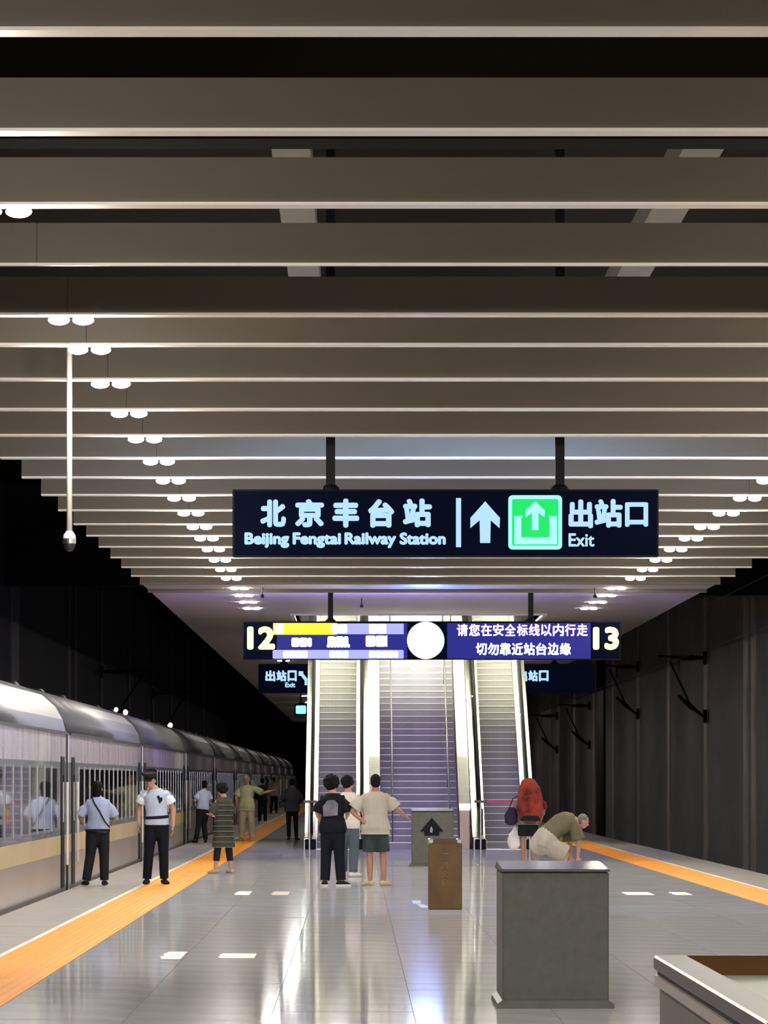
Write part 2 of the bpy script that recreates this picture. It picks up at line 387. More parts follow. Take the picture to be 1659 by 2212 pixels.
for x in (-.4, 1.5, 3.5):
    for j, Y in enumerate((123.6, 125.6, 127.6)):
        e = tag(empty('ceiling_lamp', (x, Y, 9.2)), f'flat light panel over the stair opening, {ORD[j]} one in the {"left" if x<0 else "middle" if x<2 else "right"} line', 'ceiling lamp', 'light panels over the stair opening')
        MB().box(-.65,.65,-.16,.16,-.06,0).build('lamp_frame', 'white_paint', e); MB().box(-.62,.62,-.13,.13,-.07,-.055).build('lamp_lens', 'panel_light', e)
e = tag(empty('stair_fill', (1.55, OY0+.01, 6.05)), 'long light band on the wall above the head of the stair opening', 'light')  # unseen fill light, added to brighten the upper risers
MB().box(-2.95,2.95,0,.10,0,.62).build('fill_housing', 'white_paint', e); MB().box(-2.9,2.9,.10,.115,.04,.58).build('fill_diffuser', 'fill_band', e)
# downlights on the far soffit
n = 0; proto = make_lamp('lamp_soffit'); first = True
for x in (lampL, lampR):
    for Y in (106.2, 110.3, 114.5, 118.7, 141, 150, 160, 171, 183, 196, 210, 226, 244, 264, 288, 315, 345):
        o = proto if first else copy_tree(proto); first = False; o.location = (x, Y, HB+.05); side = 'train-side' if x < 0 else 'empty-track-side'
        tag(o, f'double downlight on the flat soffit, {ORD[n%17]} from the baffles on the {side}', 'ceiling lamp', f'soffit downlights on the {side}'); n += 1

# ================================================================= STAIRS AND ESCALATORS
Y0 = 116.5; YI = 118.1; SL = .5
def esc_z(y): return max(0., (y-YI)*SL)
ZT = 7.6; YT = YI+ZT/SL
def escalator(x0, x1, label):
    e = tag(empty('escalator', (x0, Y0, 0)), label, 'escalator', 'escalators beside the stairs')
    wd = x1-x0
    MB().box(0, wd, 0, YI-Y0, -.02, .012).build('landing_plate', 'steel', e)
    me = MB().box(.005, wd-.005, 0, .36, -.22, 0).mesh('step', 'step')
    sub = MB().box(.005, wd-.005, -.012, .02, -.016, .004).mesh('step_nosing', 'nosing')
    k = 0
    while .165*(k+1) < ZT:
        s = link('step', me, e, (0, YI-Y0+.33*k, .165*(k+1))); link('step_nosing', sub, s); k += 1
    # risers come from the step boxes; side structures follow the incline
    for side in (0, 1):
        def X(a, b): return (-.0-b, -.0-a) if side == 0 else (wd+a, wd+b)
        ys = [0., YI-Y0-.25, YI-Y0+.25, YT-Y0]; zs = [0., 0., .25, ZT]
        # inner skirt
        a, b2 = X(0, .05); MB().prism([(ys[0],0),(ys[0],.22),(ys[1],.24),(ys[2],.47),(ys[3],ZT+.35),(ys[3],ZT-.2),(ys[2]+.3,0)], 'x', a, b2).build('skirt_panel', 'bright_steel', e)
        a, b2 = X(.05, .11); MB().prism([(ys[0],.22),(ys[0],.27),(ys[1],.29),(ys[2],.52),(ys[3],ZT+.40),(ys[3],ZT+.35),(ys[2],.47),(ys[1],.24)], 'x', a, b2).build('deck_strip', 'nosing', e)
        a, b2 = X(.12, .135); MB().prism([(ys[0]+.1,.24),(ys[0]+.0,.5),(ys[0]+.05,.8),(ys[1],.92),(ys[2],1.17),(ys[3],ZT+1.0),(ys[3],ZT+.38),(ys[2],.50),(ys[1],.27)], 'x', a, b2).build('glass_panel', 'glass', e)
        a, b2 = X(.09, .17); xm = (a+b2)/2
        pts = [(xm,ys[0]+.15,.35),(xm,ys[0]-.02,.42),(xm,ys[0]-.10,.62),(xm,ys[0]-.04,.84),(xm,ys[0]+.15,.94),(xm,ys[1],.95),(xm,ys[2],1.20),(xm,ys[3],ZT+1.02)]
        MB().loft(pts, [(.04,.025)]*len(pts), side=(1,0,0), n=8, hemi=False).build('handrail', 'rubber', e)
        a, b2 = X(.16, .30); MB().prism([(ys[0]+.02,0),(ys[0]+.02,.26),(ys[1],.28),(ys[2],.5),(ys[3],ZT+.38),(ys[3],ZT-.3),(ys[2]+.8,0)], 'x', a, b2).build('outer_cladding', 'steel', e)
        a, b2 = X(.02, .28); MB().cbox(a, b2, -.14, .1, 0, .24, .02).build('newel_base', 'rubber', e)
    return e
def escalator_fix(e): pass
escalator(-.90, .02, 'escalator nearer the train, closed off with a red belt')
escalator(3.06, 3.96, 'escalator nearer the empty track, closed off with a red belt')
# the central stairs
e = tag(empty('staircase', (.58, 117.2, 0)), 'wide granite stairs between the two escalators', 'stairs')
wd = 1.85; me = MB().box(0, wd, 0, .34, -.17, 0).mesh('step', 'stair'); sub = MB().box(.03, wd-.03, -.006, .03, -.02, .003).mesh('step_nosing', 'nosing')
k = 0
while .16*(k+1) < ZT:
    s = link('step', me, e, (0, .32*k, .16*(k+1))); link('step_nosing', sub, s); k += 1
RUN = .32*k
for x in (.29, 1.63):
    MB().cyl((x,.2,.95), (x,RUN,ZT+.9), .022, 8).build('handrail', 'dark_metal', e)
    for j in range(6):
        yy = .3+j*RUN/6.; zz = .16*(int(yy/.32)+1)
        MB().cyl((x,yy,zz-.02), (x,yy,.95+yy/RUN*(ZT-.05)-.07), .014, 6).build('handrail_post', 'dark_metal', e)
for x in (-.26, wd+.0):
    MB().prism([(0,0),(0,.9),(.3,1.0),(RUN,ZT+.95),(RUN,ZT-.4),(1.2,0)], 'x', x+.02, x+.24).build('parapet', 'cream', e)
    MB().prism([(0,.9),(0,.96),(.3,1.06),(RUN,ZT+1.01),(RUN,ZT+.95),(.3,1.0)], 'x', x-.0, x+.26).build('parapet_cap', 'steel', e)
# belts closing the escalators
for x0, x1, lb in ((-1.22,.18,'red belt stretched across the foot of the train-side escalator'), (2.76,4.20,'red belt stretched across the foot of the escalator by the empty track')):
    e = tag(empty('belt_barrier', (x0, Y0-.26, 0)), lb, 'barrier', 'belts closing the escalators')
    MB().box(.08, x1-x0-.08, -.012, -.006, 1.09, 1.14).build('belt', 'red_belt', e)
    for x in (.0, x1-x0-.3):
        MB().cbox(x, x+.3, -.05, -.012, 1.09, 1.15, .01).build('clamp', 'brown_clamp', e)
        MB().cyl((x+.15,-.03,0), (x+.15,-.03,1.09), .022, 10).build('barrier_post', 'steel', e)

# ================================================================= SIGNS
def signbox(name, label, Y, x0, x1, y0, y1, posts, depth=.22, ztop=9.2, pw=.055):
    o = P((x0+x1)/2, y1, Y); e = tag(empty(name, o), label, 'sign')
    hw = (x1-x0)/2*Y/F; h = (y1-y0)*Y/F
    MB().cbox(-hw, hw, 0, depth, 0, h, .012).build('housing', 'black', e)
    MB().box(-hw+.02, hw-.02, -.006, .002, .02, h-.02).build('face_panel', 'sign_bg', e)
    for p in posts:
        x = PX(p, Y)-o.x
        MB().loft([(x,depth/2,h-.01),(x,depth/2,h+.03),(x,depth/2,h+.07)], [.12,.10,pw], n=12, hemi=False).build('post_flange', 'black', e)
        MB().box(x-pw, x+pw, depth/2-pw, depth/2+pw, h, ztop-o.z).build('hanging_post', 'black', e)
    def B(t, a, b2, c, d): return (t, PX(a,Y)-o.x, PX(b2,Y)-o.x, PZ(d,Y)-o.z, PZ(c,Y)-o.z)
    return e, B, depth
def back_of(o, depth):
    c = o.copy(); C.objects.link(c); c.rotation_euler = (0,0,math.pi); c.location = (0, depth, 0)
    rm = {'sign_white_letters':'rear_letter_fill', 'screen_blue_field':'rear_screen_fill', 'clock_face_glow':'rear_clock'}.get(o.data.materials[0].name)  # rear letters and screens glow brighter than the fronts as added fill
    if rm: c.data = o.data.copy(); c.data.materials[0] = M[rm]
    return c
e, B, dp = signbox('hanging_sign', 'long black backlit direction sign with station name and green exit symbol', 60., 502, 1423, 1057, 1203, (714, 1210))
t = [glyphs([B('北',562,618,1079,1139), B('京',637,700,1078,1139), B('丰',718,776,1077,1140), B('台',795,852,1078,1140), B('站',870,933,1077,1139)], 'station_name', 'sign_white', e, bold=.05),
     glyphs([B('Beijing',528,625,1150,1184)], 'name_word', 'sign_white', e, bold=.05), glyphs([B('Fengtai',632,737,1150,1184)], 'name_word', 'sign_white', e, bold=.05),
     glyphs([B('Railway',744,856,1150,1184)], 'name_word', 'sign_white', e, bold=.05), glyphs([B('Station',863,963,1150,1177)], 'name_word', 'sign_white', e, bold=.06),
     glyphs([B('出',1228,1281,1079,1141), B('站',1284,1345,1078,1140), B('口',1350,1400,1085,1138)], 'exit_characters', 'sign_white', e, bold=.045),
     glyphs([B('Exit',1228,1284,1152,1181)], 'exit_word', 'sign_white', e, bold=.03)]
def poly(e, B, pts, name, m, y=-.012, d=.006):
    q = [B('', a, a, c, c) for a, c in pts]; q = [(r[1], r[3]) for r in q]
    return MB().prism(q[::-1], 'y', y, y+d).build(name, m, e)
t.append(poly(e, B, [(985,1076),(996,1076),(996,1182),(985,1182)], 'divider_line', 'sign_white'))
t.append(poly(e, B, [(1048,1083),(1080,1119),(1079,1141),(1060,1124),(1059,1173),(1037,1173),(1036,1124),(1016,1141),(1016,1119)], 'ahead_arrow', 'sign_white'))
def rrect(x0,x1,y0,y1,r,n=4):
    out = []
    for cx, cy, a0 in ((x1-r,y0+r,-90),(x1-r,y1-r,0),(x0+r,y1-r,90),(x0+r,y0+r,180)):
        for i in range(n+1):
            a = math.radians(a0+90*i/n); out.append((cx+r*math.cos(a), cy+r*math.sin(a)))
    return out
t.append(poly(e, B, rrect(1098,1214,1070,1187,9), 'exit_symbol_border', 'sign_cyan', -.011, .004))
t.append(poly(e, B, rrect(1106,1206,1078,1179,4), 'exit_symbol_field', 'sign_green', -.015, .003))
t.append(poly(e, B, [(1111,1115),(1130,1115),(1126,1120),(1126,1161),(1187,1161),(1187,1120),(1184,1115),(1203,1115),(1203,1176),(1111,1176)], 'exit_symbol_gate', 'sign_cyan', -.019, .003))
t.append(poly(e, B, [(1156,1083),(1177,1103),(1176,1117),(1163,1108),(1163,1145),(1149,1145),(1149,1108),(1136,1117),(1135,1103)], 'exit_symbol_arrow', 'sign_cyan', -.019, .003))
for o in t: back_of(o, dp)

# platform screen with clock
e, B, dp = signbox('platform_sign', 'very wide lit platform display with clock, screens and yellow numbers', 107., 525, 1341, 1342, 1425, (714, 1147), .3, 5.75, .055)
t = [glyphs([B('12',534,594,1353,1403)], 'platform_number', 'num_yellow', e, bold=.06, y=-.014),
     glyphs([B('13',1281,1341-4,1354,1404)], 'platform_number', 'num_yellow', e, bold=.06, y=-.014),
     poly(e, B, [(598,1346),(880,1346),(880,1423),(598,1423)], 'left_screen', 'led_bg', -.010, .004),
     poly(e, B, [(966,1346),(1276,1346),(1276,1423),(966,1423)], 'right_screen', 'led_bg', -.010, .004),
     poly(e, B, [(590,1346),(728,1346),(728,1371),(590,1371)], 'yellow_bar', 'led_yellow'),
     poly(e, B, [(729,1347),(872,1347),(872,1370),(729,1370)], 'screen_bar', 'led_bar'),
     poly(e, B, rrect(589,872,1404,1423,3), 'screen_bar', 'led_bar')]
for a, b2, c, d, m in ((594,612,1348,1369,'led_text'),(716,750,1349,1368,'led_text'),(797,836,1348,1369,'led_pink'),(630,673,1378,1397,'led_text'),(708,752,1375,1394,'led_text'),(706,756,1391,1399,'led_pink'),(790,836,1373,1397,'led_pink'),
                   (612,664,1406,1421,'led_text'),(712,752,1406,1421,'led_text'),(797,860,1406,1421,'led_pink')):
    w2 = (d-c)/2.2; x = a
    while x < b2-2:      # blurred blocks of characters, unreadable in the photograph
        t.append(poly(e, B, rrect(x, min(x+w2*1.9, b2), c, d, 3), 'text_block', m, -.017, .004)); x += w2*2
s1 = '请您在安全标线以内行走'; s2 = '切勿靠近站台边缘'
t.append(glyphs([B(ch, 987+i*25.9, 987+i*25.9+23.5, 1348, 1374) for i, ch in enumerate(s1)], 'warning_line', 'led_pink', e, y=-.016, bold=.02))
t.append(glyphs([B(ch, 1028+i*25.9, 1028+i*25.9+23.5, 1389, 1415) for i, ch in enumerate(s2)], 'warning_line', 'led_text', e, y=-.016, bold=.02))
for o in t: back_of(o, dp)
for s in (-1, 1):
    cx = PX(919.5,107)-e.location.x; cz = PZ(1383.5,107)-e.location.z; y = -.05 if s < 0 else dp+.05
    MB().loft([(cx, .01 if s<0 else dp-.01, cz),(cx,y,cz)], [.41,.40], side=(1,0,0), n=40, hemi=False).build('clock_case', 'steel', e)
    f = MB().loft([(cx,y,cz),(cx,y+s*.012,cz)], [.385,.375], side=(1,0,0), n=40, hemi=False).build('clock_face', 'clock' if s < 0 else 'rear_clock', e)
for nm, x0, x1, items, ar, lb in (('exit_sign',558,668,[('出',573,595),('站',597,619),('口',621,641)],1,'small black exit sign partly behind the train-side escalator'),
                        ('exit_sign',1112,1284,[('出',1117,1139),('站',1141,1162),('口',1164,1185)],0,'small black exit sign partly behind the escalator by the empty track')):
    e, B, dp = signbox(nm, lb, 133., x0, x1, 1434, 1497, ((x0+x1)/2,), .2, HB+.06, .05)
    glyphs([B(c,a,b2,1448,1472) for c,a,b2 in items], 'exit_characters', 'sign_white', e, bold=.05)
    if ar:
        glyphs([B('Exit',616,638,1474,1485)], 'exit_word', 'sign_white', e, bold=.05)
        poly(e, B, [(645,1450),(655,1450),(655,1455),(664,1466),(664,1480),(658,1480),(658,1470),(650,1460),(645,1460)], 'turn_arrow', 'sign_white')
e, B, dp = signbox('exit_sign', 'tiny pale cyan lit sign far beyond the escalators', 190., 636, 664, 1521, 1545, (650,), .12, HB+.06, .03)
poly(e, B, rrect(639,661,1524,1542,3), 'lit_face', 'sign_cyan')

# ceiling cameras and small hooks
def domecam(loc, label):
    e = tag(empty('security_camera', loc), label, 'camera', 'small cameras on the soffit')
    MB().cyl((0,0,-.14),(0,0,.03),.012,8).build('bracket', 'dark_metal', e)
    MB().cbox(-.035,.035,-.09,.07,-.2,-.13,.01).build('housing', 'dark_metal', e)
    MB().cyl((0,-.1,-.165),(0,-.09,-.165),.028,12).build('lens', 'black', e)
domecam((PX(567,106),106,HB+.03), 'small dark camera on the soffit edge above platform number twelve')
domecam((PX(1285,106),106,HB+.03), 'small dark camera on the soffit edge above platform number thirteen')
domecam((PX(781,112),112,HB+.03), 'small dark camera between the display posts')
# long drop pole with dome camera
Yp = 48.; x = PX(150,Yp)
e = tag(empty('pole_camera', (x, Yp, PZ(1192,Yp))), 'white drop pole with a small round camera hanging over the train-side edge', 'camera')
z = e.location.z
MB().cyl((0,0,.2),(0,0,HB+.22-z),.027,16).build('pole', 'white_paint', e, smooth=True)
MB().box(-.03,.03,4*F/937+.25-Yp,.03,HB+.2-z,HB+.25-z).build('mounting_arm', 'dark_metal', e)
MB().loft([(0,0,.125),(0,0,.16),(0,0,.20)],[.062,.058,.03],n=16,hemi=False).build('collar', 'white_paint', e)
MB().loft([(0,0,.08),(0,0,.128)],[.062,.062],n=16,hemi=False).build('band', 'steel', e)
MB().ell((0,0,.075),(.055,.055,.075),16).build('dome', 'dark_metal', e, smooth=True)

# ================================================================= TRAIN
CLN = 25.7; PITCH = 26.6; WX = -4.40
RP = [(0,2.35),(-.05,2.55),(-.16,2.74),(-.36,2.92),(-.65,3.05),(-1.05,3.14),(-1.55,3.18),(-2.05,3.14),(-2.45,3.05),(-2.74,2.92),(-2.94,2.74),(-3.05,2.55),(-3.1,2.35)]
def make_car():
    e = empty('train_coach', (0,0,0))
    def side(z0, z1, name, m, o=.0): return MB().box(-3.1-o, o, 0, CLN, z0, z1).build(name, m, e)
    side(-.95, .52, 'lower_side', 'car_lower'); side(.52, .80, 'side_stripe', 'car_stripe', .002); side(.80, 1.90, 'window_band', 'car_side'); side(1.90, 2.35, 'upper_side', 'car_upper', .001)
    MB().prism(RP, 'y', 0, CLN).build('roof', 'car_roof', e, smooth=True)
    MB().box(-.02,.03,.0,CLN,2.32,2.36).build('gutter', 'dark_metal', e)
    fr = MB(); fr.box(-.03,.007,0,1.12,0,.96); fme = fr.mesh('window', 'car_frame'); gm = MB().box(0,.009,.03,1.09,.04,.92).mesh('window_pane', 'car_window')
    n = 13; y = 2.75
    for i in range(n):
        wn = link('window', fme, e, (0, y, .88)); link('window_pane', gm, wn); y += 1.62
    for y in (.55, CLN-1.35):
        d = MB().box(-.02,.014,0,.80,.02,1.98).build('door', 'black', e, (0,y,0)); d['label'] = 'open doorway with its inner shade painted black'  # black panel stands in for the shade inside the doorway
        MB().box(0,.02,.28,.52,1.0,1.7).build('door_window', 'car_window', d)
        MB().cyl((.05,.88,.35),(.05,.88,1.6),.018,8).build('door_handrail', 'white_paint', d)
    for ya, yb in ((-.45,0),(CLN,CLN+.43)): MB().prism([(a*.985-.02, b*.985) for a, b in [(0,-.8)]+RP+[(-3.1,-.8)]], 'y', ya, yb).build('gangway', 'rubber', e)
    for y in (6, 12.8, 19.6): MB().cbox(-1.9,-1.2,y-.5,y+.5,3.1,3.26,.04).build('roof_vent', 'dark_metal', e)
    for y in (3.5, 22): MB().box(-2.6,-.5,y-1.2,y+1.2,-1.12,-.9).build('bogie', 'rubber', e)
    return e
car = make_car(); y0 = 76.6-PITCH-.2
for i in range(12):
    o = car if i == 0 else copy_tree(car)
    o.location = (WX, y0+.45+i*PITCH, 0)
    tag(o, 'grey-blue train coach with a cream stripe, nearest and cut by the photo edge' if i == 0 else f'grey-blue train coach with a cream stripe, {ORD[i]} from the camera' if i < 11 else 'grey-blue train coach with a cream stripe, last at the far end', 'train coach', 'coaches of the standing train')
for px, py, Y, r in ((251,1551,84.5,.075),(271,1556,85.5,.095),(368,1573,112.,.11)):  # glowing globes stand in for reflections glinting on the roofs
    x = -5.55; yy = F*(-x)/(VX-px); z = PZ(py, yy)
    e = tag(empty('roof_glint', (x, yy, 3.0)), {251:'small white lamp on the second coach roof, first of a pair', 271:'small white lamp on the second coach roof, further of a pair', 368:'small white lamp standing alone on the third coach roof'}[px], 'lamp')
    MB().cyl((0,0,0),(0,0,max(.25,z-3.0)),.02,8).build('glint_stem', 'dark_metal', e)
    MB().ell((0,-.01,max(.25,z-3.0)),(r*.6,r*.6,r*.7),12).build('glint_globe', 'glint_glow', e, smooth=True)

# ================================================================= OVERHEAD LINE
def bracket(x, Y, s, z1, label, reach=.9):
    e = tag(empty('catenary_bracket', (x, Y, 0)), label, 'bracket', 'overhead line brackets on the wall')
    a = []
    for z in (z1, z1-1.9*1.0):
        MB().cbox(-.12 if s<0 else 0, 0 if s<0 else .12, -.2, .2, z-.22, z+.22, .03).build('wall_plate', 'black', e)
    MB().loft([(s*.1,0,z1),(s*.5,0,z1),(s*.9,0,z1)], [.05,.09,.05], n=8).build('insulator', 'black', e)
    MB().cyl((s*.3,0,z1),(s*(reach+.7),0,z1+.05),.035,8).build('top_tube', 'black', e)
    MB().loft([(s*.1,0,z1-1.9),(s*.5,0,z1-1.6),(s*.9,0,z1-1.25)], [.05,.09,.05], n=8).build('insulator', 'black', e)
    MB().cyl((s*.5,0,z1-1.6),(s*(reach+.3),0,z1-.1),.035,8).build('brace_tube', 'black', e)
    MB().cyl((s*reach,0,z1),(s*reach,0,z1-.45),.02,6).build('registration_arm', 'black', e)
for d, lb in ((759,'nearest dark overhead line bracket on the wall strips'),(613,'second dark overhead line bracket on the wall'),(508,'third dark overhead line bracket beside the wall recess'),(437,'farthest dark overhead line bracket on the bluish wall')):
    Y = F*11.44/d; bracket(11.43, Y, -1, PZ({759:1421,613:1440,508:1500,437:1530}[d], Y) if d > 600 else 5.2, lb)
for d, lb in ((551,'dark overhead line bracket behind the second coach'),(440,'dark overhead line bracket behind the third coach')):
    bracket(-8.94, F*8.94/d, 1, 5.4, lb, 1.2)
for x, z, lb in ((8.8,4.9,'thin contact wire over the empty track'),(8.8,6.0,'thin carrier wire over the empty track')):
    tag(MB().cyl((x,30,z),(x,400,z),.006,6).build('overhead_wire', 'dark_metal'), lb, 'wire')

# ================================================================= PLATFORM FURNITURE
def grey_box(x0, x1, Y, h, label, dep=1.5):
    wd = x1-x0; e = tag(empty('grey_cabinet', ((x0+x1)/2, Y, 0)), label, 'cabinet', 'grey cabinets along the platform middle')
    hw = wd/2
    MB().cbox(-hw, hw, 0, dep, .05, h-.02, .012).build('cabinet_body', 'grey_box', e)
    MB().add([(-hw-.04,-.04,0),(hw+.04,-.04,0),(hw+.04,dep+.04,0),(-hw-.04,dep+.04,0),(-hw-.035,-.035,.035),(hw+.035,-.035,.035),(hw+.035,dep+.035,.035),(-hw-.035,dep+.035,.035),
              (-hw,0,.06),(hw,0,.06),(hw,dep,.06),(-hw,dep,.06)],
             [(0,3,2,1)]+[(i,(i+1)%4,4+(i+1)%4,4+i) for i in range(4)]+[(4+i,4+(i+1)%4,8+(i+1)%4,8+i) for i in range(4)]+[(8,9,10,11)]).build('plinth', 'grey_box', e)
    MB().add([(-hw-.012,-.012,h-.018),(hw+.012,-.012,h-.018),(hw+.012,dep+.012,h-.018),(-hw-.012,dep+.012,h-.018),(-hw,0,h),(hw,0,h),(hw,dep,h+.035),(-hw,dep,h+.035)],
             [(0,3,2,1),(4,5,6,7),(0,1,5,4),(1,2,6,5),(2,3,7,6),(3,0,4,7)]).build('top_slab', 'grey_top', e)
    return e, hw
grey_box(1.055, 1.82, 35.9, 1.0, 'large dark grey cabinet in front, nearest to the camera')
e, hw = grey_box(1.06, 1.84, 93.8, 1.05, 'grey cabinet with a dark arrow, standing behind the brown bin', 1.2)
MB().prism([(-.02,.92),(.20,.66),(.12,.66),(.12,.58),(-.16,.58),(-.16,.66),(-.24,.66)], 'y', -.012, .002).build('arrow_mark', 'black', e)
MB().prism([(-.03,.76),(.0,.70),(-.01,.64),(-.05,.64),(-.05,.70)], 'y', -.018, -.01).build('small_mark', 'pale', e)
# brown bin
e = tag(empty('litter_bin', (1.13, 63, 0)), 'tall brown litter bin between the two grey cabinets', 'bin')
MB().cbox(-.212,.212,0,.36,.0,.835,.01).build('bin_body', 'brown', e)
MB().prism([(-.15,.835),(.15,.835),(.13,.90),(-.13,.90)], 'y', .02, .34).build('bin_lid', 'brown_dark', e)
for s in (-1,1): MB().cbox(s*.18-.035, s*.18+.035, -.005, .36, .83, .895, .012).build('corner_cap', 'steel', e)
mk = MB()
for i, zc in enumerate((.70,.55,.43,.33)):
    mk.box(-.05+.01*i,.05,-.005,.001,zc,zc+.01)
    if i: mk.box(-.035,-.022,-.005,.001,zc-.04,zc+.05).box(.02,.034,-.005,.001,zc-.03,zc+.055).box(-.03,.03,-.005,.001,zc+.04,zc+.05)
mk.build('relief_emblem', 'orange_mark', e)
# bench at the lower right corner
e = tag(empty('bench', (1.52, 18.5, 0)), 'stone-sided bench with wooden ends at the lower right corner', 'bench')
L = 7.0; H = .75; W = 1.5
MB().box(.03, W-.03, .03, L-.03, 0, .60).build('bench_base', 'bench_side', e)
for x in (0, W-.17):
    MB().cbox(x, x+.17, 0, L, H-.075, H, .01).build('side_rail', 'bench_rail', e)
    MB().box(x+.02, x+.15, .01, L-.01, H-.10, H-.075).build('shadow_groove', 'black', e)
    MB().box(x+.004 if x == 0 else x, x+.166, .005, L-.005, H-.15, H-.10).build('pale_strip', 'pale', e)
for y in (L-.05, 0):
    MB().box(.17, W-.17, y, y+.05, H-.14, H).build('wooden_end', 'wood', e)
MB().box(.17, W-.17, .05, 1.55, H-.06, H-.005).build('wooden_seat', 'wood', e)
MB().box(.17, W-.17, 1.55, L-.05, H-.15, H-.10).build('pale_panel', 'bench_panel', e)
MB().cbox(-.005,.006,L-1.,L-.8,.1,.3,.002).build('side_plate', 'bench_side', e)

# floor stickers
for x, Y, wd, ln, lb in ((-1.70,45.6,.2,2.0,'pale yellow floor marking near the tactile strip, closer one'),(-1.10,45.9,.34,1.2,'wide pale yellow floor marking, nearer pair, platform middle side'),
                      (-1.62,70.8,.22,2.2,'pale yellow floor marking ahead of the woman in the striped dress'),(-1.08,70.8,.25,2.2,'pale yellow floor marking left of the group of three'),
                      (4.04,70.8,.40,1.8,'wide pale floor marking by the empty-track side tactile strip'),(4.65,70.8,.26,1.8,'narrow pale floor marking nearest the empty-track side tactile strip')):
    mb = MB()
    for j in range(5): mb.box(-wd/2+(.0 if j%2 else .02), wd/2, j*ln/5, (j+.8)*ln/5, 0, .004)
    tag(mb.build('floor_marking', mat('floor_marking_yellow', (.36,.31,.18), .4, noise=.1), None, (x,Y,.0006)), lb, 'floor marking', 'pale markings on the platform')
mb = MB().prism([(-.10,0),(.0,.0),(.02,1.6),(-.10,1.6)], 'z', 0, .004).prism([(-.02,-2.2),(.12,-2.2),(.02,-.4),(-.06,-.4)], 'z', 0, .004)
tag(mb.build('floor_marking', mat('floor_marking_white', (.45,.48,.6), .4, noise=.1), None, (.86,66,.0006)), 'small white floor marking beside the brown bin', 'floor marking')

